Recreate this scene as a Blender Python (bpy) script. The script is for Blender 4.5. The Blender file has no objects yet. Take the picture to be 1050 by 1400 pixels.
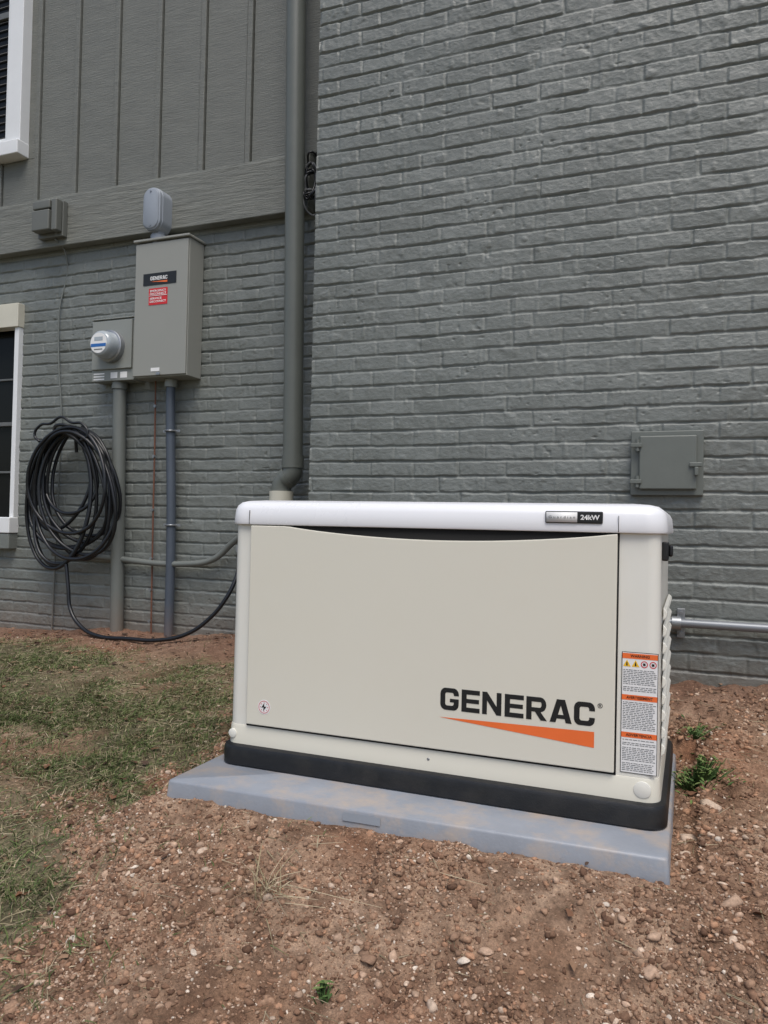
import bpy, bmesh, math
import numpy as np
from mathutils import Matrix, Vector
rng=np.random.default_rng(7)
SC=bpy.context.scene
COL=bpy.context.collection

# ------------------------------------------------------------ helpers
def empty(name):
    o=bpy.data.objects.new(name,None); COL.objects.link(o); return o
def link(name,me,parent=None,mat=None,smooth=False):
    o=bpy.data.objects.new(name,me); COL.objects.link(o)
    if parent is not None: o.parent=parent
    if mat is not None: me.materials.append(mat)
    if smooth and len(me.polygons): me.polygons.foreach_set('use_smooth',[True]*len(me.polygons))
    return o
def mesh_np(name,V,F,parent=None,mat=None,smooth=False,col=None):
    V=np.asarray(V,dtype=np.float32); F=np.asarray(F,dtype=np.int32)
    me=bpy.data.meshes.new(name); n=F.shape[1]
    me.vertices.add(len(V)); me.vertices.foreach_set('co',V.ravel())
    me.loops.add(F.size); me.loops.foreach_set('vertex_index',F.ravel())
    me.polygons.add(len(F)); me.polygons.foreach_set('loop_start',np.arange(len(F),dtype=np.int32)*n)
    me.update(calc_edges=True); me.validate()
    if col is not None:
        a=me.color_attributes.new('Col','FLOAT_COLOR','POINT')
        c=np.ones((len(V),4),dtype=np.float32); c[:,:col.shape[1]]=col
        a.data.foreach_set('color',c.ravel())
    return link(name,me,parent,mat,smooth)
def bm_obj(name,bm,parent=None,mat=None,smooth=False,bevel=0,seg=2,recalc=True):
    me=bpy.data.meshes.new(name)
    if recalc: bmesh.ops.recalc_face_normals(bm,faces=bm.faces)
    bm.to_mesh(me); bm.free()
    o=link(name,me,parent,mat,smooth)
    if bevel>0:
        m=o.modifiers.new('b','BEVEL'); m.width=bevel; m.segments=seg; m.limit_method='ANGLE'; m.angle_limit=math.radians(40)
        if smooth:
            w=o.modifiers.new('w','WEIGHTED_NORMAL'); w.keep_sharp=True
    return o
def add_box(bm,x0,x1,y0,y1,z0,z1):
    vs=[bm.verts.new(p) for p in [(x0,y0,z0),(x1,y0,z0),(x1,y1,z0),(x0,y1,z0),(x0,y0,z1),(x1,y0,z1),(x1,y1,z1),(x0,y1,z1)]]
    for f in [(0,3,2,1),(4,5,6,7),(0,1,5,4),(1,2,6,5),(2,3,7,6),(3,0,4,7)]: bm.faces.new([vs[i] for i in f])
def box(name,x0,x1,y0,y1,z0,z1,parent,mat,bevel=.003,seg=2):
    bm=bmesh.new(); add_box(bm,x0,x1,y0,y1,z0,z1); return bm_obj(name,bm,parent,mat,True,bevel,seg)
def boxes(name,L,parent,mat,bevel=.002):
    bm=bmesh.new()
    for b in L: add_box(bm,*b)
    return bm_obj(name,bm,parent,mat,True,bevel,2)
def quad_xz(bm,x0,x1,z0,z1,y):
    vs=[bm.verts.new(p) for p in [(x0,y,z0),(x1,y,z0),(x1,y,z1),(x0,y,z1)]]; bm.faces.new(vs)
def rrect(x0,x1,y0,y1,r,n=6):
    pts=[]
    for cx,cy,a0 in [(x1-r,y0+r,-90),(x1-r,y1-r,0),(x0+r,y1-r,90),(x0+r,y0+r,180)]:
        for i in range(n+1):
            a=math.radians(a0+90*i/n); pts.append((cx+r*math.cos(a),cy+r*math.sin(a)))
    return pts
def loft(name,rings,parent,mat,smooth=True,axis='Z'):
    bm=bmesh.new(); R=[]
    for pts,h in rings:
        if axis=='Z': R.append([bm.verts.new((p[0],p[1],h)) for p in pts])
        else: R.append([bm.verts.new((p[0],h,p[1])) for p in pts])
    n=len(R[0])
    for a,b in zip(R[:-1],R[1:]):
        for i in range(n): bm.faces.new([a[i],a[(i+1)%n],b[(i+1)%n],b[i]])
    bm.faces.new(R[0][::-1]); bm.faces.new(R[-1])
    o=bm_obj(name,bm,parent,mat,smooth)
    if smooth:
        m=o.modifiers.new('e','EDGE_SPLIT'); m.split_angle=math.radians(38)
    return o
def rr_loft(name,x0,x1,y0,y1,r,prof,parent,mat,n=6,axis='Z'):
    return loft(name,[(rrect(x0-o,x1+o,y0-o,y1+o,max(r+o,.002),n),z) for z,o in prof],parent,mat,True,axis)
def circ(cx,cz,r,n=32): return [(cx+r*math.cos(2*math.pi*i/n),cz+r*math.sin(2*math.pi*i/n)) for i in range(n)]
def disc_loft(name,cx,cz,prof,parent,mat,n=32):
    return loft(name,[(circ(cx,cz,r,n),y) for y,r in prof],parent,mat,True,'Y')
def tube(name,pts,r,parent,mat,smooth_path=True,res=10,bres=6,cyclic=False):
    c=bpy.data.curves.new(name,'CURVE'); c.dimensions='3D'; c.bevel_depth=r; c.bevel_resolution=bres; c.use_fill_caps=True
    P=[Vector(p) for p in pts]
    if smooth_path:
        s=c.splines.new('BEZIER'); s.bezier_points.add(len(P)-1)
        for i,p in enumerate(P):
            b=s.bezier_points[i]; b.co=p; b.handle_left_type='AUTO'; b.handle_right_type='AUTO'
        s.resolution_u=res; s.use_cyclic_u=cyclic
    else:
        s=c.splines.new('POLY'); s.points.add(len(P)-1)
        for i,p in enumerate(P): s.points[i].co=(*p,1)
        s.use_cyclic_u=cyclic
    tmp=bpy.data.objects.new('tmp',c); COL.objects.link(tmp)
    bpy.context.view_layer.update()
    dg=bpy.context.evaluated_depsgraph_get()
    me=bpy.data.meshes.new_from_object(tmp.evaluated_get(dg)); me.name=name
    bpy.data.objects.remove(tmp)
    return link(name,me,parent,mat,True)
def text(name,body,x0,x1,z0,z1,y,parent,mat,bold=0.0):
    c=bpy.data.curves.new(name,'FONT'); c.body=body; c.size=1; c.offset=bold; c.resolution_u=6
    tmp=bpy.data.objects.new('tmp',c); COL.objects.link(tmp); bpy.context.view_layer.update()
    dg=bpy.context.evaluated_depsgraph_get()
    me=bpy.data.meshes.new_from_object(tmp.evaluated_get(dg)); bpy.data.objects.remove(tmp)
    n=len(me.vertices); co=np.zeros(n*3,dtype=np.float32); me.vertices.foreach_get('co',co); co=co.reshape(-1,3)
    mn=co.min(0); mx=co.max(0)
    out=np.zeros_like(co)
    out[:,0]=x0+(co[:,0]-mn[0])/(mx[0]-mn[0])*(x1-x0)
    out[:,2]=z0+(co[:,1]-mn[1])/(mx[1]-mn[1])*(z1-z0)
    out[:,1]=y
    me.vertices.foreach_set('co',out.ravel()); me.update(); me.name=name
    return link(name,me,parent,mat)
# heavy extended capitals, drawn as polygons in a unit cell (x 0..1, z 0..1)
def glyph(ch):
    vt,hz_=.27,.205; P=[]
    R=lambda a,b,c,d:[(a,c),(b,c),(b,d),(a,d)]
    def ring(skip):
        n=10; o=[];i_=[]
        for cx,cz,a0 in [(.72,.28,-90),(.72,.72,0),(.28,.72,90),(.28,.28,180)]:
            for k in range(n+1):
                a=math.radians(a0+90*k/n); c,s=math.cos(a),math.sin(a)
                o.append((cx+.28*c,cz+.28*s)); 
                ir=.10; icx=vt+ir if cx<.5 else 1-vt-ir; icz=hz_+ir if cz<.5 else 1-hz_-ir
                i_.append((icx+ir*c,icz+ir*s))
        m=len(o); out=[]
        for k in range(m):
            k2=(k+1)%m
            q=[o[k],o[k2],i_[k2],i_[k]]
            if k==n:
                for (a,b) in skip: 
                    out.append([(1,a),(1,b),(1-vt,b),(1-vt,a)])
                continue
            out.append(q)
        return out
    if ch=='E': P=[R(0,vt,0,1),R(vt,.97,0,hz_),R(vt,.93,.405,.595),R(vt,.97,1-hz_,1)]
    if ch=='N': P=[R(0,.25,0,1),R(.75,1,0,1),[(.25,1),(.25,.62),(.75,0),(.75,.38)]]
    if ch=='C': P=ring([(.28,.36),(.64,.72)])
    if ch=='G': P=ring([(.28,.52),(.66,.72)])+[R(.52,1-vt,.36,.52)]
    if ch=='A': P=[[(0,0),(.29,0),(.56,.80),(.56,1),(.34,1)],[(1.08,0),(.79,0),(.52,.80),(.52,1),(.74,1)],R(.24,.84,.17,.34)]
    if ch=='R':
        P=[R(0,vt,0,1),R(vt,.74,1-hz_,1),R(vt,.74,.36,.36+hz_*.9)]
        n=8; cx,cz=.70,.68
        for k in range(n):
            a=math.radians(-90+180*k/n); b=math.radians(-90+180*(k+1)/n)
            P.append([(cx+.30*math.cos(a),cz+.32*math.sin(a)),(cx+.30*math.cos(b),cz+.32*math.sin(b)),(cx+.06*math.cos(b),cz+.12*math.sin(b)),(cx+.06*math.cos(a),cz+.12*math.sin(a))])
        P.append([(.42,.38),(.70,.38),(1.04,0),(.73,0)])
    return P
def heavy_text(name,s,x0,x1,z0,z1,y,parent,mat):
    adv={'G':1.15,'E':1.10,'N':1.17,'R':1.17,'A':1.18,'C':1.0}
    tot=sum(adv[c] for c in s[:-1])+1.0
    sx=(x1-x0)/tot; sz=z1-z0; bm=bmesh.new(); cx=0; k=0
    for c in s:
        for p in glyph(c):
            yy=y-.00006*(k%5); k+=1
            bm.faces.new([bm.verts.new((x0+(cx+q[0])*sx,yy,z0+q[1]*sz)) for q in p])
        cx+=adv[c]
    return bm_obj(name,bm,parent,mat,recalc=False)
def h2(i,j,seed):
    n=(i.astype(np.int64)*374761393+j.astype(np.int64)*668265263+seed*2147483647)&0xffffffff
    n=((n^(n>>13))*1274126177)&0xffffffff
    n=(n^(n>>16))&0xffffffff
    return n/4294967295.0
def vn(x,y,s,seed=0):
    x=x/s; y=y/s; i=np.floor(x); j=np.floor(y); fx=x-i; fy=y-j
    fx=fx*fx*(3-2*fx); fy=fy*fy*(3-2*fy)
    a=h2(i,j,seed); b=h2(i+1,j,seed); c=h2(i,j+1,seed); d=h2(i+1,j+1,seed)
    return (a*(1-fx)+b*fx)*(1-fy)+(c*(1-fx)+d*fx)*fy
def fbm(x,y,s,o=4,seed=0):
    t=0;a=1;w=0
    for k in range(o):
        t=t+a*(vn(x+17.3*k,y+9.1*k,s,seed+k)-.5)*2; w+=a; a*=.5; s*=.5
    return t/w
def ss(a,b,x):
    t=np.clip((x-a)/(b-a),0,1); return t*t*(3-2*t)

# ------------------------------------------------------------ materials
def lin(c): 
    return tuple(((v/255)/12.92 if v/255<=.04045 else ((v/255+.055)/1.055)**2.4) for v in c)
def nodes(name):
    m=bpy.data.materials.new(name); m.use_nodes=True; nt=m.node_tree; b=nt.nodes['Principled BSDF']; return m,nt,b
def mat(name,rgb,rough=.5,var=.08,scale=12,bump=.0,bscale=200,metal=0,spec=.5,stretch=(1,1,1),dirt=None,dirtamt=0,dirtscale=5,bdist=.002,bump2=0,b2scale=(40,40,40),d2=.004,splash=None):
    m,nt,b=nodes(name); N=nt.nodes; L=nt.links
    c=lin(rgb)
    tc=N.new('ShaderNodeTexCoord'); mp=N.new('ShaderNodeMapping'); mp.inputs['Scale'].default_value=stretch
    L.new(tc.outputs['Object'],mp.inputs[0])
    n=N.new('ShaderNodeTexNoise'); n.inputs['Scale'].default_value=scale; n.inputs['Detail'].default_value=6; n.inputs['Roughness'].default_value=.65
    L.new(mp.outputs[0],n.inputs['Vector'])
    cr=N.new('ShaderNodeValToRGB'); cr.color_ramp.elements[0].position=.3; cr.color_ramp.elements[1].position=.7
    cr.color_ramp.elements[0].color=(*[v*(1-var) for v in c],1); cr.color_ramp.elements[1].color=(*[min(1,v*(1+var)) for v in c],1)
    L.new(n.outputs[0],cr.inputs[0]); out=cr.outputs[0]
    if dirt is not None:
        d=N.new('ShaderNodeTexNoise'); d.inputs['Scale'].default_value=dirtscale; d.inputs['Detail'].default_value=8; d.inputs['Roughness'].default_value=.7
        L.new(tc.outputs['Object'],d.inputs['Vector'])
        dr=N.new('ShaderNodeValToRGB'); dr.color_ramp.elements[0].position=.45; dr.color_ramp.elements[1].position=.70
        dr.color_ramp.elements[0].color=(0,0,0,1); dr.color_ramp.elements[1].color=(dirtamt,dirtamt,dirtamt,1)
        L.new(d.outputs[0],dr.inputs[0])
        mx=N.new('ShaderNodeMix'); mx.data_type='RGBA'; L.new(dr.outputs[0],mx.inputs[0]); L.new(out,mx.inputs[6]); mx.inputs[7].default_value=(*lin(dirt),1)
        out=mx.outputs[2]
    if splash is not None:  # soil splash near the ground: (colour, z where it ends, z where it is full, amount)
        sp=N.new('ShaderNodeSeparateXYZ'); L.new(tc.outputs['Object'],sp.inputs[0])
        ad=N.new('ShaderNodeMath'); ad.operation='MULTIPLY_ADD'; L.new(n.outputs[0],ad.inputs[0]); ad.inputs[1].default_value=.35; L.new(sp.outputs[2],ad.inputs[2])
        mr=N.new('ShaderNodeMapRange'); mr.inputs['From Min'].default_value=splash[1]+.17; mr.inputs['From Max'].default_value=splash[2]+.17; mr.inputs['To Min'].default_value=0; mr.inputs['To Max'].default_value=splash[3]
        L.new(ad.outputs[0],mr.inputs[0])
        mx=N.new('ShaderNodeMix'); mx.data_type='RGBA'; L.new(mr.outputs[0],mx.inputs[0]); L.new(out,mx.inputs[6]); mx.inputs[7].default_value=(*lin(splash[0]),1)
        out=mx.outputs[2]
    L.new(out,b.inputs['Base Color'])
    b.inputs['Metallic'].default_value=metal; b.inputs['Specular IOR Level'].default_value=spec
    rr=N.new('ShaderNodeMapRange'); rr.inputs['To Min'].default_value=max(0,rough-.09); rr.inputs['To Max'].default_value=min(1,rough+.09)
    L.new(n.outputs[0],rr.inputs[0]); L.new(rr.outputs[0],b.inputs['Roughness'])
    nrm=None
    if bump2>0:
        mp2=N.new('ShaderNodeMapping'); mp2.inputs['Scale'].default_value=b2scale; L.new(tc.outputs['Object'],mp2.inputs[0])
        bn=N.new('ShaderNodeTexNoise'); bn.inputs['Scale'].default_value=1; bn.inputs['Detail'].default_value=6; bn.inputs['Roughness'].default_value=.7; L.new(mp2.outputs[0],bn.inputs['Vector'])
        bp=N.new('ShaderNodeBump'); bp.inputs['Strength'].default_value=bump2; bp.inputs['Distance'].default_value=d2
        L.new(bn.outputs[0],bp.inputs['Height']); nrm=bp.outputs[0]
    if bump>0:
        bn=N.new('ShaderNodeTexNoise'); bn.inputs['Scale'].default_value=bscale; bn.inputs['Detail'].default_value=4
        L.new(mp.outputs[0],bn.inputs['Vector'])
        bp=N.new('ShaderNodeBump'); bp.inputs['Strength'].default_value=bump; bp.inputs['Distance'].default_value=bdist
        L.new(bn.outputs[0],bp.inputs['Height'])
        if nrm is not None: L.new(nrm,bp.inputs['Normal'])
        nrm=bp.outputs[0]
    if nrm is not None: L.new(nrm,b.inputs['Normal'])
    return m
def vcol(name,rough=.9,nscale=60,var=.25,bump=.5,bscale=150,bdist=.004):
    m,nt,b=nodes(name); N=nt.nodes; L=nt.links
    a=N.new('ShaderNodeVertexColor'); a.layer_name='Col'
    tc=N.new('ShaderNodeTexCoord'); n=N.new('ShaderNodeTexNoise'); n.inputs['Scale'].default_value=nscale; n.inputs['Detail'].default_value=8; n.inputs['Roughness'].default_value=.7
    L.new(tc.outputs['Object'],n.inputs['Vector'])
    mr=N.new('ShaderNodeMapRange'); mr.inputs['From Min'].default_value=.3; mr.inputs['From Max'].default_value=.7; mr.inputs['To Min'].default_value=1-var; mr.inputs['To Max'].default_value=1+var
    L.new(n.outputs[0],mr.inputs[0])
    mx=N.new('ShaderNodeVectorMath'); mx.operation='SCALE'; L.new(a.outputs['Color'],mx.inputs[0]); L.new(mr.outputs[0],mx.inputs['Scale'])
    L.new(mx.outputs[0],b.inputs['Base Color']); b.inputs['Roughness'].default_value=rough; b.inputs['Specular IOR Level'].default_value=.2
    if bump:
        bn=N.new('ShaderNodeTexNoise'); bn.inputs['Scale'].default_value=bscale; bn.inputs['Detail'].default_value=8; bn.inputs['Roughness'].default_value=.65
        L.new(tc.outputs['Object'],bn.inputs['Vector'])
        bp=N.new('ShaderNodeBump'); bp.inputs['Strength'].default_value=bump; bp.inputs['Distance'].default_value=bdist
        L.new(bn.outputs[0],bp.inputs['Height']); L.new(bp.outputs[0],b.inputs['Normal'])
    return m

M_brick=mat('painted_brick',(114,118,114),.36,.07,14,.45,330,spec=.55,dirt=(100,102,97),dirtamt=.35,dirtscale=2.5,bump2=.65,b2scale=(45,45,95),d2=.0045,splash=((122,102,88),.40,.12,.40))
M_siding=mat('painted_siding',(108,110,105),.60,.10,7,.6,150,stretch=(1.0,1,3.5),bump2=1.0,b2scale=(14,14,170),d2=.004)
M_trim=mat('painted_trim',(115,117,111),.58,.16,6,.5,120,stretch=(1,1,5),bump2=1.0,b2scale=(6,6,60),d2=.010)
M_dspout=mat('painted_metal',(99,103,98),.40,.06,5,.15,60)
M_white=mat('white_vinyl',(222,224,225),.35,.03,5)
M_cream=mat('cream_trim',(200,197,182),.5,.05,5)
M_glass,_nt,_b=nodes('window_glass'); _b.inputs['Base Color'].default_value=(.010,.011,.011,1); _b.inputs['Roughness'].default_value=.12; _b.inputs['Specular IOR Level'].default_value=.12
M_blind=mat('blind',(40,41,42),.6)
M_mun=mat('muntin_grey',(96,98,98),.5)
M_door=mat('beige_enamel',(212,209,196),.32,.014,2.0,.10,700,dirt=(198,190,172),dirtamt=.14,dirtscale=4)
M_body=mat('light_enamel',(219,218,210),.32,.014,2.5,.10,700,dirt=(196,184,162),dirtamt=.15,dirtscale=5)
M_lid=mat('white_enamel',(225,226,229),.30,.012,2.5,.08,600)
M_black=mat('black_plastic',(20,21,24),.42,.15,20,.3,300,dirt=(70,66,60),dirtamt=.22,dirtscale=14)
M_dark=mat('gap_shade_and_core',(10,10,10),.9)  # near-black: painted shade for the door gap, plain fill for wall cores
M_rubber=mat('black_hose',(20,22,26),.36,.2,30,.1,100)
M_logo=mat('logo_black',(24,25,26),.45)
M_orange=mat('logo_orange',(228,108,50),.5,.03)
M_lwhite=mat('label_white',(225,225,224),.5,.02)
M_red=mat('label_red',(200,40,46),.5,.05)
M_yellow=mat('label_yellow',(232,184,40),.5,.03)
M_text=mat('label_text',(104,106,108),.6)
M_panel=mat('grey_enamel',(143,144,138),.45,.02,3,.12,500)
M_sock=mat('meter_socket_grey',(134,137,132),.42,.04,5,.1,500)
M_pvc=mat('grey_pvc',(140,147,156),.4,.04,6)
M_cond=mat('painted_conduit',(107,111,107),.45,.05,6,splash=((122,102,88),.40,.12,.5))
M_slate=mat('slate_conduit',(74,82,93),.42,.08,8,splash=((122,102,88),.35,.12,.5))
M_steel=mat('galvanised_steel',(150,153,156),.38,.1,20,metal=.7)
M_pipe=mat('grey_pipe',(128,132,137),.38,.06,10,metal=.3)
M_rust=mat('rusty_wire',(106,70,54),.7,.2,30)
M_pad=mat('grey_pad',(136,141,149),.42,.07,10,.3,120,dirt=(170,154,138),dirtamt=.85,dirtscale=9)
M_nid=mat('box_grey',(100,102,97),.5,.04,6)
M_blue=mat('meter_blue',(40,100,170),.4)
M_mglass,_nt,_b=nodes('meter_glass'); _b.inputs['Base Color'].default_value=(.36,.40,.43,1); _b.inputs['Roughness'].default_value=.12; _b.inputs['Specular IOR Level'].default_value=.7

# ------------------------------------------------------------ house
house=empty('brick_house')
def brick_sheet(name,X0,X1,Z0,Z1,Y,dx,dz,hole=None,seed=3):
    xs=np.arange(X0,X1+dx/2,dx); zs=np.arange(Z0,Z1+dz/2,dz)
    X,Z=np.meshgrid(xs,zs); nx,nz=len(xs),len(zs)
    C,Lb=.0677,.2035
    z=Z+.0030*fbm(X,Z,.05,3,seed)+.004*fbm(X,Z*.2,.6,2,seed+5)
    x=X+.0028*fbm(X,Z,.05,3,seed+9)
    row=np.floor(z/C); fz=z/C-row
    xo=x/Lb+.5*(row%2)+.12*(h2(row,row*0,seed+2)-.5)
    col=np.floor(xo); fx=xo-col
    bh=h2(row,col,seed+3); bl=h2(row,col,seed+4); bw=h2(row,col,seed+8)
    jw=.0034+.0022*vn(X,Z,.04,seed+6)
    dzb=np.minimum(fz,1-fz)*C; dxb=np.minimum(fx,1-fx)*Lb
    ez=ss(jw-.0012,jw+.0028,dzb); ex=ss(jw-.0012,jw+.0028,dxb)
    depz=.0095*(.30+.95*vn(X,Z,.12,seed+7)); depx=.0072*(.05+.9*vn(X,Z,.1,seed+12))
    h=-(1-ez)*depz-(1-ex)*depx*ez
    body=ez*ex
    h=h+body*((bh-.5)*.0035+(fz-.5)*(bl-.25)*.008+(fx-.5)*(bw-.5)*.004)
    h=h+.0016*fbm(X,Z,.035,3,seed+20)+.0009*fbm(X,Z,.011,2,seed+30)
    lump=ss(.78,.95,vn(X,Z*.6,.03,seed+40)); h=h+.0025*lump
    h=h-.004*ss(.86,.97,vn(X,Z,.018,seed+41))*ss(.4,.8,vn(X,Z,.3,seed+42))
    h=h+.003*fbm(X,Z,.7,2,seed+50)
    V=np.stack([X,Y-h,Z],-1).reshape(-1,3)
    idx=np.arange(nx*nz).reshape(nz,nx)
    F=np.stack([idx[:-1,:-1],idx[:-1,1:],idx[1:,1:],idx[1:,:-1]],-1).reshape(-1,4)
    if hole is not None:
        cx=V[F].mean(1); k=~((cx[:,0]>hole[0])&(cx[:,0]<hole[1])&(cx[:,2]>hole[2])&(cx[:,2]<hole[3])); F=F[k]
    return mesh_np(name,V,F,house,M_brick,True)
brick_sheet('brick_wall_near',-1.634,.50,0.02,3.5,3.15,.0042,.0034)
brick_sheet('brick_wall_near_side',.50,2.6,0.02,3.5,3.15,.012,.0068)
def flat(name,pts,m,parent=house):
    bm=bmesh.new(); bm.faces.new([bm.verts.new(p) for p in pts]); return bm_obj(name,bm,parent,m)
brick_sheet('brick_wall_near_upper',-1.634,2.6,3.5,5.2,3.15,.012,.0068)
box('near_wall_body',-1.632,2.6,3.172,6.0,-.1,5.2,house,M_brick,0)
HOLE=(-4.95,-3.955,.64,2.06)
brick_sheet('brick_wall_far',-4.4,-1.6,-.05,2.47,3.65,.0052,.0042,hole=HOLE,seed=11)
brick_sheet('brick_wall_far_side',-6.2,-4.4,-.05,2.47,3.65,.012,.0084,hole=HOLE,seed=11)
box('far_wall_body',-6.2,-3.96,3.80,6.0,-.1,5.2,house,M_dark,0)
box('far_wall_inner',-3.94,-1.64,3.68,6.0,-.1,5.2,house,M_dark,0)
bat=[];brd=[]
xj=[-1.690]+[-1.997-.3075*i for i in range(14)]
for a,b in zip(xj[:-1],xj[1:]):
    lo=b+.024; hi=a-.024
    if lo<-5.05: 
        brd.append((lo,hi,3.62,3.646,2.778,5.2)); continue
    if lo<-3.93<hi or hi<-3.93:
        brd.append((lo,hi,3.62,3.646,2.778,3.06))
        if lo<-3.93<hi: brd.append((-3.93,hi,3.62,3.646,3.061,5.2))
    else: brd.append((lo,hi,3.62,3.646,2.778,5.2))
for xb in xj[1:]:
    top=3.06 if -5.05<xb<-3.93 else 5.2
    bat.append((xb-.016,xb+.016,3.608,3.646,2.779,top))
boxes('siding_boards',brd,house,M_siding,.002)
boxes('siding_battens',bat,house,M_siding,.003)
box('siding_backing',-6.2,-1.66,3.6465,3.675,2.47,5.2,house,M_dspout,0)
box('band_board',-6.2,-1.90,3.582,3.646,2.462,2.765,house,M_trim,.005)
box('band_board_cap',-6.2,-1.90,3.592,3.646,2.766,2.777,house,M_trim,.002)
box('upper_window_casing',-4.035,-3.92,3.55,3.645,3.07,5.0,house,M_white,.004)
box('upper_window_casing_l',-5.05,-4.935,3.55,3.645,3.07,5.0,house,M_white,.004)
box('upper_window_sill',-5.05,-3.918,3.53,3.645,3.066,3.155,house,M_white,.006)
box('upper_window_sash',-4.934,-4.036,3.575,3.62,3.156,3.20,house,M_white,.003)
box('upper_window_sash_r',-4.075,-4.037,3.577,3.62,3.201,5.0,house,M_white,.003)
box('upper_window_rail',-4.934,-4.077,3.58,3.61,3.98,4.02,house,M_mun,.003)
boxes('upper_window_blinds',[(-4.93,-4.08,3.590,3.596,3.21+.05*i,3.216+.05*i) for i in range(35)],house,M_blind,0)
flat('upper_window_glass',[(-4.94,3.600,3.19),(-4.07,3.600,3.19),(-4.07,3.600,5),(-4.94,3.600,5)],M_glass)
box('lower_window_header',-5.0,-3.945,3.60,3.68,2.0,2.15,house,M_cream,.004)
box('lower_window_jamb',-3.985,-3.95,3.615,3.79,.80,2.0,house,M_white,.003)
box('lower_window_jamb_l',-5.0,-4.95,3.615,3.79,.80,2.0,house,M_white,.003)
box('lower_window_sill',-5.0,-3.945,3.58,3.80,.70,.80,house,M_white,.006)
boxes('lower_window_muntins',[(-4.95,-3.986,3.70,3.72,z-.006,z+.006) for z in (1.09,1.69)]+[(-4.95,-3.986,3.69,3.73,1.388,1.412)],house,M_mun,.002)
flat('lower_window_glass',[(-4.96,3.715,.79),(-3.98,3.715,.79),(-3.98,3.715,2.0),(-4.96,3.715,2.0)],M_glass)
box('lower_brick_sill',-5.05,-3.95,3.585,3.72,.60,.698,house,M_brick,.008)

# ------------------------------------------------------------ ground
def bx(y): return np.interp(y,[.6,1.0,1.35,1.7,2.2,2.8],[-.90,-1.00,-1.30,-1.52,-1.55,-1.65])
def gz(x,y,detail=True):
    yr=np.array([-80,-2,.4,1.05,1.40,1.64,1.73,1.85,2.6,3.15,3.65,80]); 
    zr=np.array([-.75,-.45,-.33,-.190,-.100,.020,.050,.052,.095,.235,.26,.3])
    zl=np.array([-.75,-.45,-.23,-.15,-.115,-.08,-.07,-.055,.055,.115,.145,.2])
    a=np.interp(y,yr,zr); b=np.interp(y,yr,zl)
    c=bx(y)
    w=ss(c-.16,c+.26,x+.10*fbm(x,y,.4,2,70))
    z=a*w+b*(1-w)
    z=z-.05*ss(-3.1,-4.1,x)*ss(2.5,3.6,y)
    z=z+.03*ss(3.2,3.6,y)*ss(-3.0,-2.3,x)
    if detail:
        near=ss(30,3,np.hypot(x,y-2))
        r1=1-np.abs(fbm(x,y,.10,3,92))*2
        z=z+near*(.026*fbm(x,y,.45,3,80)+.024*fbm(x,y,.14,3,90)*(.3+.7*w)+.008*r1*(.3+.7*w)+.014*fbm(x,y,.04,3,95)*(.4+.6*w))
    return z
PADX0,PADX1=-1.325,-.035
def gh(x,y):
    z=gz(x,y)
    cap=.048+.020*fbm(x,y,.10,3,78)
    d=np.minimum(np.minimum(x-(PADX0-.09),(PADX1+.06)-x),np.minimum(y-1.68,2.72-y))
    return np.where(d>0,np.minimum(z,cap),z)
def axis(lo,hi,step,f0,f1):
    out1=-np.geomspace(.02,abs(f0-lo),45)[::-1]+lo
    out2=np.geomspace(.02,abs(f1-hi),45)+hi
    return np.concatenate([out1,np.arange(lo,hi+step/2,step),out2])
xs=axis(-3.9,.7,.0072,-80,80)
f0=-np.geomspace(.02,80.75,45)[::-1]+.75; ys=np.concatenate([f0,np.arange(.75,2.3,.0058),np.arange(2.3,3.72,.0085),np.geomspace(.02,76,30)+3.72])
X,Y=np.meshgrid(xs,ys)
Zg=gh(X,Y)
def grassmask(x,y):
    n=fbm(x,y,.5,4,120); n2=fbm(x,y,.12,3,130)
    c=bx(y)
    b=ss(c+.12,c-.22,x+.24*n+.22*n2)
    b=b*(1-ss(3.05,3.4,y+.15*n))
    b=b*(1-.75*ss(.05,.42,fbm(x,y,.35,4,141))*ss(1.5,2.1,y))
    b=b*(1-.5*ss(2.4,3.0,y)*ss(-3.2,-2.2,x))
    return np.clip(b,0,1)
G=np.maximum(grassmask(X,Y)*.95,np.maximum(ss(1.6,2.6,X),ss(-.5,-2,Y)))
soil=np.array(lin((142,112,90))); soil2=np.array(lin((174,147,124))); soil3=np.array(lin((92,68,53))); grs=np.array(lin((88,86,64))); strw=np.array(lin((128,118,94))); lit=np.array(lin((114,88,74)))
n1=ss(-.5,.5,fbm(X,Y,.25,4,150))[...,None]; n2=ss(-.4,.6,fbm(X,Y,.04,3,151))[...,None]; n3=ss(-.5,.6,fbm(X,Y,.15,4,152))[...,None]
cs=soil*(1-n1)+soil2*n1; cs=cs*(1-.7*n2)+soil3*.7*n2
red=ss(.0,.5,fbm(X,Y,.4,3,155))[...,None]; cs=cs*(1-.4*red)+np.array(lin((142,94,69)))*.4*red
cg=grs*(1-n3)+strw*n3; cg=cg*(.75+.45*n2)
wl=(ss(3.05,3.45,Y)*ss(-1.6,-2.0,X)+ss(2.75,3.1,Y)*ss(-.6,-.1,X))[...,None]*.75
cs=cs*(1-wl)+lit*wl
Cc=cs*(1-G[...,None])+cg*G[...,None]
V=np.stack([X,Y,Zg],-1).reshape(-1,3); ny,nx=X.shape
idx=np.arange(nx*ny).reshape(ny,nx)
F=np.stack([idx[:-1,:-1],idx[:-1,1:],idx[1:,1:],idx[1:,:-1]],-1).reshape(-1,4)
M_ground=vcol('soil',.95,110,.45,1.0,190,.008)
mesh_np('ground',V,F,None,M_ground,True,Cc.reshape(-1,3))

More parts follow.
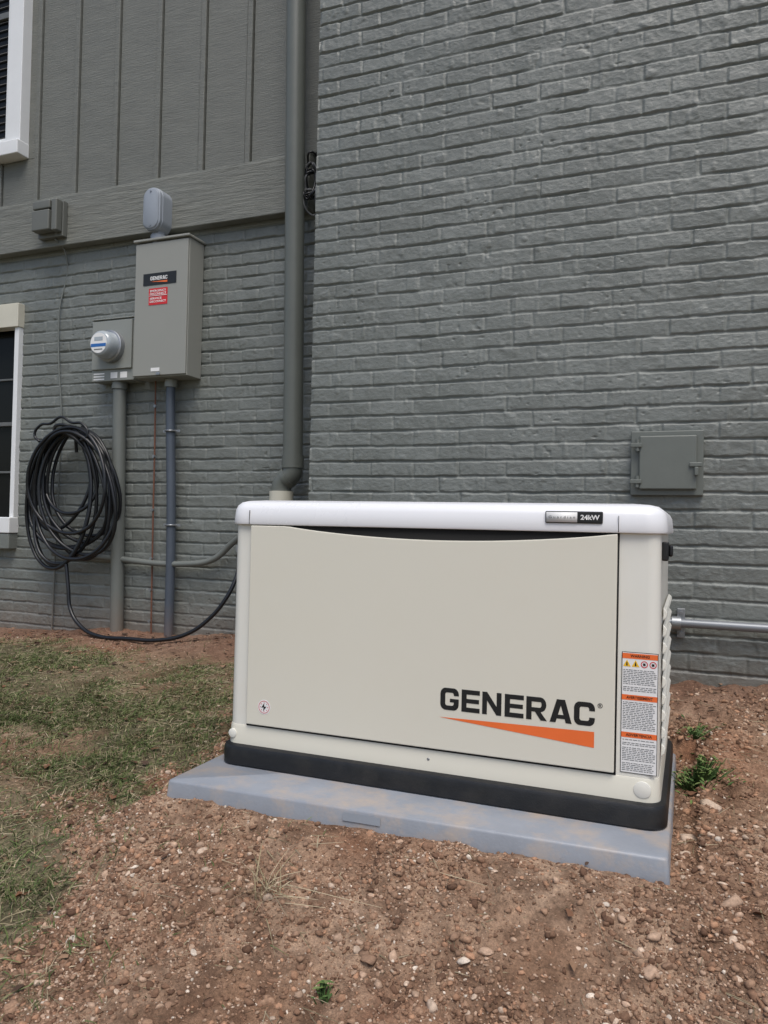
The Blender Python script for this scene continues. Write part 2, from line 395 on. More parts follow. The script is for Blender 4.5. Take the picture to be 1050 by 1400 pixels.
def ico(sub):
    bm=bmesh.new(); bmesh.ops.create_icosphere(bm,subdivisions=sub,radius=1)
    v=np.array([w.co[:] for w in bm.verts]); f=np.array([[w.index for w in q.verts] for q in bm.faces]); bm.free(); return v,f
def rocks(x,y,r,cols,sub,rough=.22,cuts=0):
    v,f=ico(sub); n=len(x); k=len(v)
    D=1+rough*rng.normal(size=(n,k))
    P=v[None]*D[...,None]
    for c in range(cuts):
        nn=rng.normal(size=(n,3)); nn/=np.linalg.norm(nn,axis=1)[:,None]; d=rng.uniform(.40,.75,n)
        dot=(P*nn[:,None,:]).sum(-1)-d[:,None]
        P=P-np.maximum(dot,0)[...,None]*nn[:,None,:]
    S=np.stack([rng.uniform(.65,1.35,n),rng.uniform(.65,1.35,n),rng.uniform(.45,.9,n)],-1)
    P=P*S[:,None,:]*r[:,None,None]
    a=rng.uniform(0,6.28,n); t=rng.normal(0,.5,n)
    ct,st=np.cos(t)[:,None],np.sin(t)[:,None]
    py=P[...,1]*ct-P[...,2]*st; pz=P[...,1]*st+P[...,2]*ct; px=P[...,0]
    ca,sa=np.cos(a)[:,None],np.sin(a)[:,None]
    qx=px*ca-py*sa; qy=px*sa+py*ca
    z0=gh(x,y)+r*S[:,2]*rng.uniform(-.25,.45,n)
    V=np.stack([qx+x[:,None],qy+y[:,None],pz+z0[:,None]],-1).reshape(-1,3)
    F=(f[None]+(np.arange(n)*k)[:,None,None]).reshape(-1,3)
    return V,F,np.repeat(cols,k,axis=0)
def scatter(n,x0,x1,y0,y1,wfun):
    X=[];Yy=[];tot=0
    while tot<n:
        x=rng.uniform(x0,x1,n*2); y=rng.uniform(y0,y1,n*2); k=rng.uniform(size=n*2)<wfun(x,y)
        inp=(x>PADX0-.006)&(x<PADX1+.006)&(y>1.750+(x-PADX0)*.031)&(y<2.6)
        k&=~inp
        X.append(x[k]);Yy.append(y[k]); tot+=k.sum()
    return np.concatenate(X)[:n],np.concatenate(Yy)[:n]
pal=np.array([lin(c) for c in [(182,154,132),(154,124,102),(134,104,84),(198,176,156),(216,202,186),(146,118,98),(170,132,106),(108,82,66)]])
def soilw(x,y): return np.clip((1-grassmask(x,y))*(.2+.8*ss(-.3,.3,fbm(x,y,.3,3,160))),.02,1)
parts=[]
off=0
def addrocks(x,y,r,c,sub,cuts):
    global off
    v,f,cc=rocks(x,y,r,c,sub,.05 if sub==2 else .26,cuts)
    parts.append((v,f+off,cc)); off+=len(v)
for n,rmin,rmax,sub,cuts,reg,p in [
    (36000,.0016,.0044,1,0,(-1.8,.4,.8,1.95),[.16,.22,.2,.07,.025,.14,.1,.12]),
    (14000,.0016,.0050,1,0,(-3.8,.6,1.6,3.6),[.14,.2,.22,.05,.02,.14,.1,.14]),
    (9000,.004,.0105,1,0,(-1.9,.5,.8,3.1),[.03,.26,.32,.0,.0,.16,.10,.14]),
    (4600,.004,.0085,2,4,(-1.8,.5,.8,3.1),[.20,.18,.14,.14,.05,.12,.12,.05]),
    (800,.008,.0135,2,6,(-1.75,.55,.85,3.1),[.20,.18,.14,.14,.05,.12,.12,.05]),
    (60,.013,.020,2,7,(-1.5,.55,.95,3.0),[.22,.18,.14,.14,.05,.12,.13,.02])]:
    x,y=scatter(n,*reg,soilw)
    r=rmin+(rmax-rmin)*rng.uniform(size=n)**2
    c=pal[rng.choice(8,n,p=np.array(p)/sum(p))]*rng.uniform(.70,1.05,(n,1))
    addrocks(x,y,r,c,sub,cuts)
ex=np.array([.005,-.055,.06,-.62,-.50,-.95,-.33,.09,-.40]); ey=np.array([2.05,1.62,2.2,1.22,1.30,1.36,1.30,1.75,1.16]); er=np.array([.030,.020,.022,.017,.014,.016,.015,.024,.02])
addrocks(ex,ey,er,pal[np.array([3,0,3,4,3,0,4,0,6])]*.9,2,7)
M_rock=vcol('stones',.9,160,.30,.6,350,.002)
mesh_np('gravel',np.concatenate([p[0] for p in parts]),np.concatenate([p[1] for p in parts]),None,M_rock,False,np.concatenate([p[2] for p in parts]))

def blades(n,x,y,hmin,hmax,cols,lean=.8,width=.0016,flatf=.0):
    L=rng.uniform(hmin,hmax,n); a=rng.uniform(0,6.28,n); ln=np.abs(rng.normal(lean,.5,n))*L; w=width*rng.uniform(.6,1.4,n)
    up=L*np.clip(1.05-ln/L*.5,.08,1)*(1-flatf)
    z0=gh(x,y)-.002
    dx,dy=np.cos(a),np.sin(a); sx,sy=-dy,dx; cv=rng.normal(0,.35,n)*L
    V=[];
    for t,ww in ((0,1),(.4,.9),(.75,.6),(1,.08)):
        cx=x+dx*ln*t**1.6+sx*cv*t*t; cy=y+dy*ln*t**1.6+sy*cv*t*t; cz=z0+up*(t*(1.25-.35*t)) + .003
        for s in (-1,1): V.append(np.stack([cx+sx*w*ww*s,cy+sy*w*ww*s,cz+.0004*s],-1))
    V=np.stack(V,1).reshape(-1,3)
    base=np.array([[0,1,3,2],[2,3,5,4],[4,5,7,6]])
    F=(base[None]+(np.arange(n)*8)[:,None,None]).reshape(-1,4)
    return V,F,np.repeat(cols,8,axis=0)
gp=np.array([lin(c) for c in [(84,100,58),(100,114,68),(118,120,84),(148,136,108),(172,158,132),(68,84,48)]])
def gw(x,y): return np.clip(grassmask(x,y)*(.15+.85*ss(-.25,.3,fbm(x,y,.18,4,170))),.008,1)
parts=[];off=0
for n,reg,h0,h1,lean,fl,p in [(32000,(-2.9,-.8,.75,2.3),.012,.045,1.0,.15,[.22,.22,.18,.18,.1,.1]),(34000,(-4.4,-1.3,1.9,3.5),.010,.036,1.0,.15,[.22,.24,.2,.16,.08,.1]),(26000,(-4.2,-.8,.75,3.4),.02,.07,1.4,.88,[.0,.03,.12,.42,.41,.02])]:
    x,y=scatter(n,*reg,gw); c=gp[rng.choice(6,n,p=p)]*rng.uniform(.65,1.15,(n,1))
    v,f,cc=blades(n,x,y,h0,h1,c,lean,.0013,fl); parts.append((v,f+off,cc)); off+=len(v)
M_grass=vcol('grass_blades',.7,40,.1,0)
mesh_np('grass',np.concatenate([p[0] for p in parts]),np.concatenate([p[1] for p in parts]),None,M_grass,False,np.concatenate([p[2] for p in parts]))
n=2000; x,y=scatter(n,-1.9,.5,.85,3.2,lambda x,y:x*0+.5)
v,f,c=blades(n,x,y,.015,.075,gp[rng.choice([3,4],n)]*rng.uniform(.5,1,(n,1)),1.4,.0008,.9)
n2_=55; tx=-.86+rng.normal(0,.018,n2_); ty=1.50+rng.normal(0,.018,n2_)
v2,f2,c2=blades(n2_,tx,ty,.05,.13,gp[rng.choice([3,4],n2_)],.9,.0011,.25)
mesh_np('dry_straw',np.concatenate([v,v2]),np.concatenate([f,f2+len(v)]),None,M_grass,False,np.concatenate([c,c2]))
n=1300
x,y=scatter(n,-4.2,.7,.9,3.6,lambda x,y:np.clip(.07+.9*ss(3.0,3.4,y)+.45*ss(2.7,3.1,y)*ss(-.4,0,x)+.25*grassmask(x,y),0,1))
ang=rng.uniform(0,6.28,n); sz=rng.uniform(.005,.020,n)
prof=np.array([(-1,0),(-.45,.42),(.3,.45),(1,0),(.3,-.45),(-.45,-.42)])
z0=gh(x,y)+.006
P=prof[None]*sz[:,None,None]*rng.uniform(.7,1.2,(n,6,1))
px=P[...,0]*np.cos(ang)[:,None]-P[...,1]*np.sin(ang)[:,None]+x[:,None]; py=P[...,0]*np.sin(ang)[:,None]+P[...,1]*np.cos(ang)[:,None]+y[:,None]
pz=z0[:,None]+rng.uniform(0,.6,(n,6))*sz[:,None]
V=np.stack([px,py,pz],-1).reshape(-1,3); F=(np.array([[0,1,2,3],[0,3,4,5]])[None]+(np.arange(n)*6)[:,None,None]).reshape(-1,4)
lp=np.array([lin(c) for c in [(114,82,62),(94,70,56),(140,112,90),(76,60,50)]])
mesh_np('fallen_leaves',V,F,None,M_grass,False,np.repeat(lp[rng.choice(4,n)],6,axis=0))
def weed(name,cx,cy,n,h,spread,seed):
    r=np.random.default_rng(seed); V=[];F=[];C=[]
    gc=[lin(c) for c in [(80,104,58),(98,120,66),(66,88,48),(112,126,78)]]
    for i in range(n):
        a=r.uniform(0,6.28); d=abs(r.normal(0,spread)); x=cx+math.cos(a)*d; y=cy+math.sin(a)*d
        z=float(gh(np.array([x]),np.array([y]))[0])+r.uniform(.0,1)*h*(1-min(1,d/(spread*3)))+.006
        s=r.uniform(.004,.012); b=r.uniform(0,6.28); t=r.uniform(-.6,.6); w=.42
        dx,dy=math.cos(b),math.sin(b); k=len(V)
        for u,v in ((-1,0),(-.3,w),(.4,w*.8),(1,0),(.4,-w*.8),(-.3,-w)):
            V.append((x+(dx*u-dy*v)*s,y+(dy*u+dx*v)*s,z+u*s*t+abs(v)*s*.4))
            C.append(gc[i%4])
        F+= [(k,k+1,k+2,k+3),(k,k+3,k+4,k+5)]
        k=len(V); V+=[(cx+r.normal(0,.01),cy,z-h*.9-.01),(cx+.002,cy,z-h*.9-.01),(x+.001,y,z),(x-.001,y,z)]; C+=[gc[2]]*4; F.append((k,k+1,k+2,k+3))
    mesh_np(name,V,F,None,M_grass,False,np.array(C))
weed('weed_plant',.03,2.42,300,.07,.06,5)
weed('weed_plant.001',.02,2.75,60,.03,.05,6)
weed('weed_sprout',-.64,1.34,18,.03,.012,8)

# ------------------------------------------------------------ pad
pad=empty('equipment_pad')
def padpt(x,y):
    a=math.radians(1.8); return (x-PADX0)*math.cos(a)+PADX0, y+(x-PADX0)*math.sin(a)
def padring(o,z):
    return [padpt(*p) for p in rrect(PADX0-o,PADX1+o,1.755-o,2.62+o,.010,4)],z
loft('slab',[padring(.006,-.03),padring(.004,.03),padring(.0,.083),padring(-.002,.0875),padring(-.006,.090)],pad,M_pad)
bm=bmesh.new(); 
p0=padpt(-.80,1.7505); p1=padpt(-.70,1.7505)
for p in ((p0[0],p0[1]-.0005,.060),(p1[0],p1[1]-.0005,.060),(p1[0],p1[1]+.0015,.079),(p0[0],p0[1]+.0015,.079)): bm.verts.new(p)
bm.verts.ensure_lookup_table(); bm.faces.new(bm.verts[:]); bm_obj('maker_plate',bm,pad,M_pvc)

# ------------------------------------------------------------ generator
gen=empty('standby_generator')
GX0,GX1,GY0,GY1=-1.268,-.062,1.957,2.60
rr_loft('base_skirt',GX0,GX1,GY0,GY1,.032,[(.0905,.012),(.094,.019),(.137,.019),(.146,.015),(.151,.004)],gen,M_black,8)
rr_loft('lower_body',GX0,GX1,GY0,GY1,.035,[(.149,.003),(.20,.001),(.206,-.001),(.209,-.006)],gen,M_door,8)
rr_loft('cabinet',GX0,GX1,GY0,GY1,.035,[(.207,-.002),(.80,-.004)],gen,M_body,8)
rr_loft('lid',GX0,GX1,GY0,GY1,.045,[(.794,.006),(.7955,.009),(.802,.011),(.838,.007),(.851,.000),(.860,-.012),(.8645,-.032),(.868,-.07)],gen,M_lid,10)
boxes('lid_seams',[(-.1645,-.1630,GY0-.0118,GY0,.7965,.836),(-1.2035,-1.202,GY0-.0118,GY0,.7965,.836)],gen,M_text,0)
DX0,DX1=-1.198,-.166
box('door_gap_shade',DX0-.004,DX1+.004,GY0-.0005,GY0+.01,.2065,.797,gen,M_dark,0)  # flat black sheet, paints the shade in the handle scoop and door gaps
bm=bmesh.new(); N=48
top=[]
for i in range(N+1):
    x=DX0+(DX1-DX0)*i/N; a,b=-1.075,-.175
    t=(x-a)/(b-a); s=0
    if 0<t<1: s=math.sin(math.pi*t)**.8
    top.append((x,.7915-.028*s))
pts=[(DX0,.213),(DX1,.213)]+top[::-1]
f_=[bm.verts.new((p[0],GY0-.010,p[1])) for p in pts]; b_=[bm.verts.new((p[0],GY0-.0007,p[1])) for p in pts]
bm.faces.new(f_); n=len(pts)
for i in range(n): bm.faces.new([f_[i],b_[i],b_[(i+1)%n],f_[(i+1)%n]])
bm_obj('front_door',bm,gen,M_door,False,.0025,2)
bm=bmesh.new()
for k in range(9):
    z=.262+k*.042; 
    prof=[(0,-.019),(.007,-.012),(.0095,.0),(.007,.006),(0,.012)]
    A=[bm.verts.new((GX1+.001+p[0],2.035,z+p[1])) for p in prof]; B=[bm.verts.new((GX1+.001+p[0],2.52,z+p[1])) for p in prof]
    for i in range(4): bm.faces.new([A[i],B[i],B[i+1],A[i+1]])
    bm.faces.new(A); bm.faces.new(B[::-1])
bm_obj('side_louvres',bm,gen,M_body,False,.002,2)
disc_loft('cap_left',-1.247,.179,[(GY0-.0045,.011),(GY0-.0035,.013),(GY0+.03,.014)],gen,M_body)
disc_loft('cap_right',-.100,.180,[(GY0-.0045,.018),(GY0-.0035,.020),(GY0+.01,.021)],gen,M_body)
disc_loft('screw',-.640,.182,[(GY0-.003,.003),(GY0-.002,.004),(GY0+.01,.004)],gen,M_steel)
box('lock_body',GX1-.004,GX1+.012,1.995,2.03,.728,.775,gen,M_black,.004)
box('lock_knob',GX1+.010,GX1+.022,2.002,2.022,.738,.768,gen,M_black,.006)
BY=GY0-.0145
box('badge_plate',-.341,-.201,BY,BY+.012,.8155,.8455,gen,M_logo,.003)
box('badge_white',-.338,-.262,BY-.001,BY,.818,.843,gen,M_lwhite,.0)
text('badge_text','G u a r d i a n',-.332,-.267,.8275,.834,BY-.0018,gen,M_text,.0)
text('badge_power','24kW',-.254,-.208,.8245,.837,BY-.0012,gen,M_lwhite,.03)
DY=GY0-.0106
heavy_text('logo_text','GENERAC',-.607,-.212,.320,.3775,DY,gen,M_logo)
text('registered_mark','®',-.206,-.194,.366,.378,DY,gen,M_logo,.01)
bm=bmesh.new(); bm.faces.new([bm.verts.new(p) for p in [(-.611,DY,.2995),(-.213,DY,.268),(-.213,DY,.307)]]); bm_obj('logo_stroke',bm,gen,M_orange)
disc_loft('round_sticker',-1.138,.268,[(DY,.021),(DY+.0004,.021)],gen,M_lwhite)
bm=bmesh.new(); n=28
for r0,r1 in ((.0165,.0180),):
    a=[bm.verts.new((-1.138+r0*math.cos(2*math.pi*i/n),DY-.0005,.268+r0*math.sin(2*math.pi*i/n))) for i in range(n)]
    b=[bm.verts.new((-1.138+r1*math.cos(2*math.pi*i/n),DY-.0005,.268+r1*math.sin(2*math.pi*i/n))) for i in range(n)]
    for i in range(n): bm.faces.new([a[i],a[(i+1)%n],b[(i+1)%n],b[i]])
for i in range(8):
    a=2*math.pi*i/8; quad_xz(bm,-1.138+.012*math.cos(a)-.0012,-1.138+.012*math.cos(a)+.0012,.268+.012*math.sin(a)-.0012,.268+.012*math.sin(a)+.0012,DY-.0006)
bm_obj('round_sticker_ring',bm,gen,M_red)
bm=bmesh.new(); bm.faces.new([bm.verts.new(p) for p in [(-1.137,DY-.0007,.280),(-1.147,DY-.0007,.266),(-1.139,DY-.0007,.267),(-1.141,DY-.0007,.256),(-1.130,DY-.0007,.270),(-1.138,DY-.0007,.2695)]]); bm_obj('round_sticker_bolt',bm,gen,M_logo)
WY=GY0+.0012
bm=bmesh.new(); quad_xz(bm,-.152,-.068,.216,.507,WY-.0008); bm_obj('warning_label_border',bm,gen,M_logo)
bm=bmesh.new(); quad_xz(bm,-.1505,-.0695,.2175,.5055,WY-.0012); bm_obj('warning_label',bm,gen,M_lwhite)
bo=bmesh.new(); bt=bmesh.new(); by_=bmesh.new(); br=bmesh.new(); bk=bmesh.new()
r_=np.random.default_rng(3)
def words(z,x0=-.148,x1=-.072,y=WY-.0017,h=.0016):
    x=x0
    while x<x1-.006:
        w=r_.uniform(.003,.011); quad_xz(bt,x,min(x+w,x1),z,z+h,y); x+=w+.0018
for (zt,zb,nm) in ((.503,.408,'WARNING'),(.403,.318,'AVERTISSEMENT'),(.313,.22,'ADVERTENCIA')):
    quad_xz(bo,-.1505,-.0695,zt-.012,zt+.001,WY-.0016)
    text('label_head_'+nm.lower(),nm,-.132 if len(nm)<9 else -.140,-.088 if len(nm)<9 else -.080,zt-.0085,zt-.002,WY-.0021,gen,M_logo,.02)
    z=zt-.018
    if nm=='WARNING':
        for k in range(4):
            cx=-.140+k*.020
            if k<2:
                by_.faces.new([by_.verts.new(p) for p in [(cx-.009,WY-.0017,z-.013),(cx+.009,WY-.0017,z-.013),(cx,WY-.0017,z+.003)]])
                bk.faces.new([bk.verts.new(p) for p in [(cx-.002,WY-.0021,z-.011),(cx+.002,WY-.0021,z-.011),(cx+.001,WY-.0021,z-.002),(cx-.001,WY-.0021,z-.002)]])
            else:
                for i in range(16):
                    a0=2*math.pi*i/16;a1=2*math.pi*(i+1)/16
                    br.faces.new([br.verts.new((cx+r*math.cos(a),WY-.0017,z-.006+r*math.sin(a))) for r,a in ((.0062,a0),(.0062,a1),(.0082,a1),(.0082,a0))])
                quad_xz(bk,cx-.003,cx+.003,z-.009,z-.003,WY-.0019)
        z-=.022
    while z>zb+.002:
        words(z); z-=.0042 if r_.uniform()<.8 else .0075
for nm,b,m in (('label_orange',bo,M_orange),('label_text',bt,M_text),('label_triangles',by_,M_yellow),('label_rings',br,M_red),('label_icons',bk,M_logo)): bm_obj(nm,b,gen,m)

# ------------------------------------------------------------ wall mounted things
pn=empty('electrical_panel')
box('cabinet',-2.960,-2.596,3.515,3.648,1.605,2.372,pn,M_panel,.004)
box('front_cover',-2.957,-2.599,3.503,3.5145,1.612,2.366,pn,M_panel,.004)
box('top_hood',-2.968,-2.588,3.492,3.652,2.3735,2.388,pn,M_panel,.004)
box('latch',-2.79,-2.765,3.495,3.504,1.612,1.628,pn,M_steel,.002)
PY=3.5022
bm=bmesh.new(); quad_xz(bm,-2.898,-2.672,2.122,2.190,PY-.001); bm_obj('label_black',bm,pn,M_logo)
heavy_text('label_brand','GENERAC',-2.848,-2.732,2.150,2.171,PY-.002,pn,M_lwhite)
bm=bmesh.new(); bm.faces.new([bm.verts.new(p) for p in [(-2.848,PY-.002,2.143),(-2.732,PY-.002,2.132),(-2.732,PY-.002,2.143)]]); bm_obj('label_stroke',bm,pn,M_orange)
bm=bmesh.new(); quad_xz(bm,-2.857,-2.729,2.010,2.104,PY-.001); bm_obj('label_red',bm,pn,M_red)
for i,(t,z) in enumerate((('EMERGENCY',2.086),('DISCONNECT',2.069),('SERVICE',2.043),('DISCONNECT',2.026))):
    text('label_line_%d'%i,t,-2.848,-2.738 if t!='SERVICE' else -2.768,z-.003,z+.009,PY-.002,pn,M_lwhite,.02)
boxes('label_divider',[(-2.855,-2.731,PY-.0025,PY-.002,2.0595,2.0625)],pn,M_lwhite,0)
bm=bmesh.new(); quad_xz(bm,-2.83,-2.77,1.635,1.655,PY-.001); bm_obj('label_small',bm,pn,M_lwhite)

lb=empty('conduit_body')
loft('housing',[(rrect(-2.900+i,-2.775-i,2.425+i,2.672-i,.060-i,8),y) for y,i in ((3.478,.010),(3.482,.004),(3.500,.003),(3.502,.0),(3.582,.0))],lb,M_pvc,True,'Y')
tube('hub',[(-2.836,3.545,2.36),(-2.836,3.545,2.45)],.036,lb,M_pvc,False)
tube('hub_collar',[(-2.836,3.545,2.386),(-2.836,3.545,2.415)],.044,lb,M_pvc,False)
loft('cover_plate',[(rrect(-2.888+i,-2.787-i,2.437+i,2.660-i,.048-i,8),y) for y,i in ((3.472,.004),(3.474,.0),(3.4778,.0))],lb,M_pvc,True,'Y')
disc_loft('screw_top',-2.838,2.645,[(3.468,.005),(3.4715,.005)],lb,M_steel,12)
disc_loft('screw_bottom',-2.838,2.452,[(3.468,.005),(3.4715,.005)],lb,M_steel,12)

mt=empty('electric_meter')
box('socket_box',-3.290,-2.985,3.545,3.648,1.605,1.965,mt,M_sock,.004)
box('socket_cover',-3.283,-2.995,3.532,3.5445,1.672,1.955,mt,M_sock,.004)
box('socket_top_lip',-3.295,-2.982,3.535,3.648,1.9655,1.972,mt,M_sock,.002)
MX,MZ=-3.135,1.800
disc_loft('sealing_ring',MX,MZ,[(3.498,.086),(3.502,.092),(3.520,.092),(3.5315,.094)],mt,M_steel)
disc_loft('glass_dome',MX,MZ,[(3.425,.060),(3.432,.070),(3.45,.076),(3.4975,.080)],mt,M_mglass)
disc_loft('dial_face',MX,MZ,[(3.4225,.058),(3.4245,.058)],mt,M_lwhite)
bm=bmesh.new(); quad_xz(bm,MX-.054,MX+.054,MZ-.022,MZ-.004,3.4215); bm_obj('dial_band',bm,mt,M_blue)
bm=bmesh.new(); quad_xz(bm,MX-.03,MX+.03,MZ+.012,MZ+.034,3.4215); bm_obj('dial_display',bm,mt,M_mglass)
bm=bmesh.new(); quad_xz(bm,MX-.03,MX+.03,MZ-.040,MZ-.034,3.4215); bm_obj('dial_print',bm,mt,M_text)
bm=bmesh.new(); 
for i in range(3): quad_xz(bm,-3.275,-3.195,1.614+.016*i,1.622+.016*i,3.5435)
quad_xz(bm,-3.15,-3.10,1.62,1.655,3.5435); quad_xz(bm,-3.08,-3.03,1.62,1.655,3.5435)
bm_obj('socket_labels',bm,mt,M_lwhite)

def straps(parent,x,y,z,r):
    box('strap',x-r-.03,x+r+.03,y+r*.2,y+r*.2+.004,z-.008,z+.008,parent,M_steel,.001)
    tube('strap_band',[(x-r-.002,y+r*.3,z),(x-r*.8,y-r*.75,z),(x,y-r-.003,z),(x+r*.8,y-r*.75,z),(x+r+.002,y+r*.3,z)],.005,parent,M_steel,True,8,3)
c1=empty('service_conduit')
tube('pipe',[(-3.128,3.60,1.606),(-3.126,3.60,1.40),(-3.10,3.60,.05)],.038,c1,M_cond,False)
tube('collar',[(-3.128,3.60,1.565),(-3.128,3.60,1.604)],.046,c1,M_cond,False)
c2=empty('service_conduit.001')
tube('pipe',[(-2.765,3.60,1.604),(-2.765,3.60,1.50),(-2.76,3.602,1.31),(-2.738,3.60,.78),(-2.735,3.60,.10)],.026,c2,M_slate,True)
tube('collar',[(-2.765,3.60,1.56),(-2.765,3.60,1.603)],.036,c2,M_sock,False)
straps(c2,-2.758,3.60,1.31,.028); straps(c2,-2.738,3.60,.775,.028)
gw_=empty('ground_wire')
tube('wire',[(-2.892,3.625,1.606),(-2.886,3.625,1.2),(-2.884,3.625,.8),(-2.876,3.625,.08)],.005,gw_,M_rust,True)
for i,z in enumerate((1.46,1.17,.86,.58,.40,.22)): disc_loft('clip_%d'%i,-2.886,z,[(3.612,.009),(3.622,.009)],gw_,M_steel,10)
gp_=empty('gas_pipe')
tube('pipe',[(-3.60,3.60,.588),(-3.2,3.60,.575),(-2.62,3.60,.560),(-2.45,3.60,.592),(-2.31,3.58,.69),(-2.15,3.5,.76),(-1.9,3.3,.74),(-1.5,2.9,.6),(-1.2,2.66,.45)],.017,gp_,M_cond,True)
nid=empty('telephone_box')
box('back_plate',-3.74,-3.545,3.545,3.581,2.505,2.72,nid,M_nid,.004)
box('lower_cover',-3.735,-3.60,3.485,3.5445,2.53,2.655,nid,M_nid,.008)
box('upper_cover',-3.735,-3.60,3.490,3.5445,2.662,2.715,nid,M_nid,.008)
box('side_cover',-3.592,-3.55,3.495,3.5445,2.525,2.718,nid,M_nid,.008)
tube('drop_cable',[(-3.62,3.56,2.50),(-3.60,3.625,2.44),(-3.645,3.635,2.06),(-3.63,3.635,1.7),(-3.604,3.635,1.46),(-3.61,3.635,.9),(-3.63,3.635,.08)],.005,nid,M_cond,True)

ds=empty('downspout')
tube('pipe',[(-1.995,3.52,5.2),(-1.960,3.505,3.55),(-1.912,3.50,1.11)],.051,ds,M_dspout,False,bres=10)
tube('bell',[(-1.9125,3.50,1.15),(-1.912,3.50,1.085)],.057,ds,M_dspout,False,bres=10)
tube('elbow',[(-1.912,3.50,1.12),(-1.913,3.50,1.07),(-1.925,3.50,1.045),(-1.955,3.50,1.025),(-1.972,3.50,1.0),(-1.975,3.50,.93)],.052,ds,M_dspout,True,bres=10)
tube('elbow_bead',[(-1.930,3.50,1.042),(-1.950,3.50,1.028)],.056,ds,M_dspout,False,bres=10)
tube('coupling',[(-1.975,3.50,.895),(-1.975,3.50,.965)],.062,ds,M_cream,False,bres=10)
tube('coupling_low',[(-1.975,3.50,.80),(-1.975,3.50,.894)],.056,ds,M_cream,False,bres=10)
tube('drain_pipe',[(-1.975,3.50,.80),(-1.975,3.50,.05)],.050,ds,M_dspout,False,bres=10)
wb=empty('cable_bundle')
r4=np.random.default_rng(4)
for i in range(7):
    cx=-1.868+r4.uniform(-.02,.02); cz=2.56+r4.uniform(-.05,.05); rx=r4.uniform(.03,.055); rz=r4.uniform(.06,.12)
    tube('cable_%d'%i,[(cx+rx*math.cos(2*math.pi*k/9+i),3.53+r4.uniform(-.03,.03),cz+rz*math.sin(2*math.pi*k/9+i)) for k in range(9)],.0055,wb,M_rubber if i not in(2,5) else M_text,True,6,3,True)

hz=empty('garden_hose')
r2=np.random.default_rng(12)
for i in range(13):
    small=i>=11
    rx=(.272 if not small else .175)+r2.uniform(-.055,.050); rz=(.360 if not small else .26)+r2.uniform(-.065,.045)
    cx=-3.395+r2.uniform(-.05,.045); zt=1.315+r2.uniform(-.02,.02); yy=3.50+r2.uniform(-.06,.06); ph=r2.uniform(-.12,.14)
    if i==11: rx,rz,cx=.20,.235,-3.44
    pts=[]
    for k in range(16):
        t=2*math.pi*k/16; sx=math.sin(t); x=cx+rx*(sx*(1-.12*math.cos(t)))+ph*(1-math.cos(t))*.5; z=zt-rz*(1-math.cos(t))
        pts.append((x,yy+.02*math.sin(t*2+i),z))
    tube('coil_%d'%i,pts,.0105,hz,M_rubber,True,6,4,True)
tube('tail',[(-3.36,3.46,.535),(-3.33,3.45,.40),(-3.30,3.44,.28),(-3.20,3.42,.19),(-3.06,3.40,.150),(-2.85,3.40,.150),(-2.66,3.41,.155),(-2.50,3.44,.195),(-2.38,3.47,.28),(-2.29,3.50,.40),(-2.262,3.54,.50),(-2.262,3.57,.56)],.011,hz,M_rubber,True)
tube('hanger_bar',[(-3.55,3.55,1.29),(-3.50,3.48,1.33),(-3.43,3.45,1.345),(-3.34,3.48,1.33),(-3.29,3.55,1.29)],.010,hz,M_rubber,True)
tube('hanger_scroll',[(-3.58,3.45,1.25),(-3.62,3.45,1.29),(-3.58,3.45,1.345),(-3.50,3.45,1.355),(-3.42,3.45,1.39),(-3.34,3.45,1.355),(-3.26,3.45,1.345),(-3.22,3.45,1.28),(-3.27,3.45,1.25)],.008,hz,M_rubber,True)
tube('hanger_back',[(-3.46,3.62,1.20),(-3.46,3.60,1.36)],.010,hz,M_rubber,False)
tube('hanger_back_b',[(-3.40,3.62,1.20),(-3.40,3.60,1.36)],.010,hz,M_rubber,False)
fc=empty('water_faucet')
tube('pipe',[(-2.262,3.64,.62),(-2.262,3.575,.62),(-2.262,3.57,.555)],.013,fc,M_steel,True)
disc_loft('handle',-2.262,.655,[(3.565,.024),(3.577,.026)],fc,M_steel,14)
tube('stem',[(-2.262,3.577,.655),(-2.262,3.60,.62)],.006,fc,M_steel,False)

ht=empty('access_hatch')
box('frame',-.222,.040,3.125,3.16,.938,1.186,ht,M_dspout,.004)
box('door',-.190,.016,3.104,3.124,.960,1.166,ht,M_dspout,.006)
for i,z in enumerate((.99,1.13)):
    tube('hinge_%d'%i,[(-.196,3.106,z-.022),(-.196,3.106,z+.022)],.008,ht,M_dspout,False)
    box('hinge_leaf_%d'%i,-.222,-.180,3.095,3.1035,z-.008,z+.008,ht,M_dspout,.002)
box('latch_plate',-.010,.034,3.094,3.1035,1.045,1.062,ht,M_dspout,.003)
box('latch_tongue',.008,.022,3.086,3.1035,1.012,1.044,ht,M_dspout,.003)

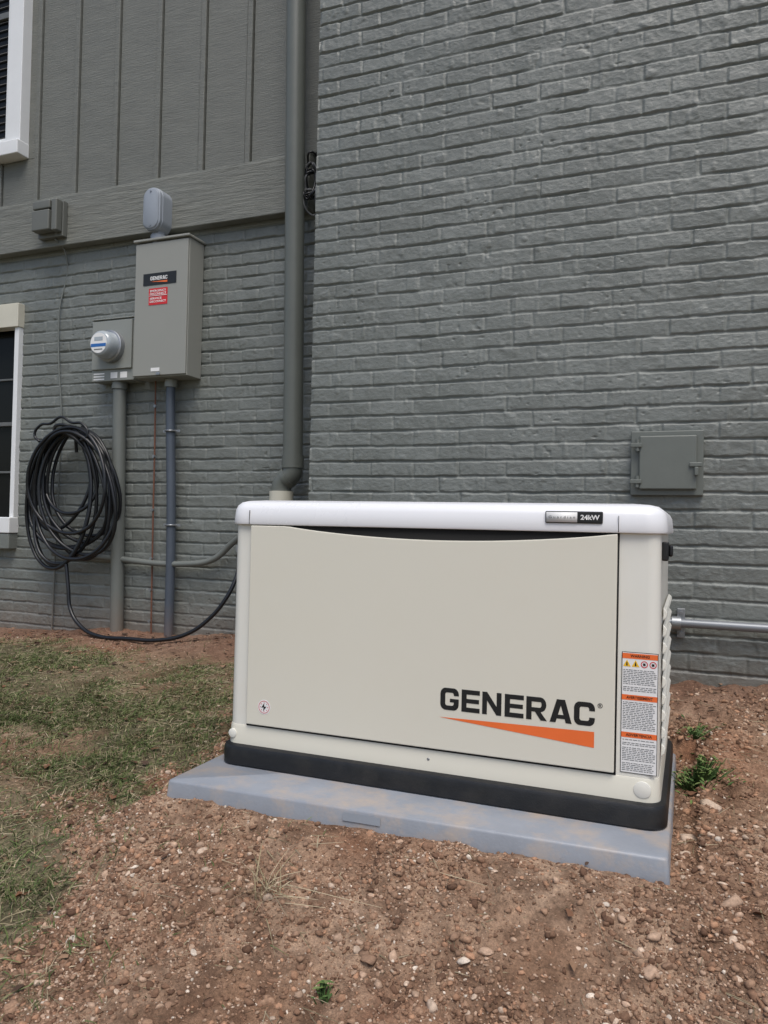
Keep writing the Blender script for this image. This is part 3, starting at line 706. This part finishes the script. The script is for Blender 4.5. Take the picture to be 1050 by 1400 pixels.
ps=empty('wall_pipe')
tube('pipe',[(-.40,3.105,.458),(2.4,3.105,.456)],.0165,ps,M_pipe,False)
tube('coupling',[(-.062,3.105,.457),(-.030,3.105,.457)],.026,ps,M_steel,False)
tube('flex',[(-.4,3.105,.458),(-.6,3.0,.45),(-.7,2.65,.42)],.0165,ps,M_pipe,True)
box('strut',-.045,-.017,3.125,3.145,.40,.51,ps,M_steel,.002)
disc_loft('bolt',-.031,.418,[(3.112,.006),(3.125,.006)],ps,M_steel,8)
disc_loft('bolt_top',-.031,.495,[(3.112,.006),(3.125,.006)],ps,M_steel,8)

# ------------------------------------------------------------ light, world, camera
w=bpy.data.worlds.new("World"); SC.world=w; w.use_nodes=True; nt=w.node_tree
bg=nt.nodes['Background']; sk=nt.nodes.new('ShaderNodeTexSky'); sk.sky_type='NISHITA'; sk.sun_disc=False
EL,AZ=math.radians(62),math.radians(152)
sk.sun_elevation=EL; sk.sun_rotation=AZ; sk.air_density=1.0; sk.dust_density=3.0; sk.ozone_density=1.0
nt.links.new(sk.outputs[0],bg.inputs[0]); bg.inputs[1].default_value=.15
ld=bpy.data.lights.new('sun','SUN'); ld.energy=2.2; ld.angle=math.radians(35); ld.color=(1,.97,.915)
lo=bpy.data.objects.new('sun',ld); COL.objects.link(lo)
d=Vector((math.sin(AZ)*math.cos(EL),math.cos(AZ)*math.cos(EL),math.sin(EL)))
lo.rotation_euler=d.to_track_quat('Z','Y').to_euler(); lo.location=(2,-2,6)
cd=bpy.data.cameras.new('camera'); cd.sensor_fit='VERTICAL'; cd.sensor_height=36; cd.lens=1051/1400*36; cd.clip_start=.05; cd.clip_end=500
co=bpy.data.objects.new('camera',cd); COL.objects.link(co)
R=Matrix.Rotation(math.radians(21.8),4,'Z')@Matrix.Rotation(math.radians(91.0),4,'X')@Matrix.Rotation(math.radians(1.26),4,'Z')
co.matrix_world=Matrix.Translation((0,0,.8))@R
SC.camera=co
SC.view_settings.view_transform='Standard'; SC.view_settings.look='None'; SC.view_settings.exposure=0
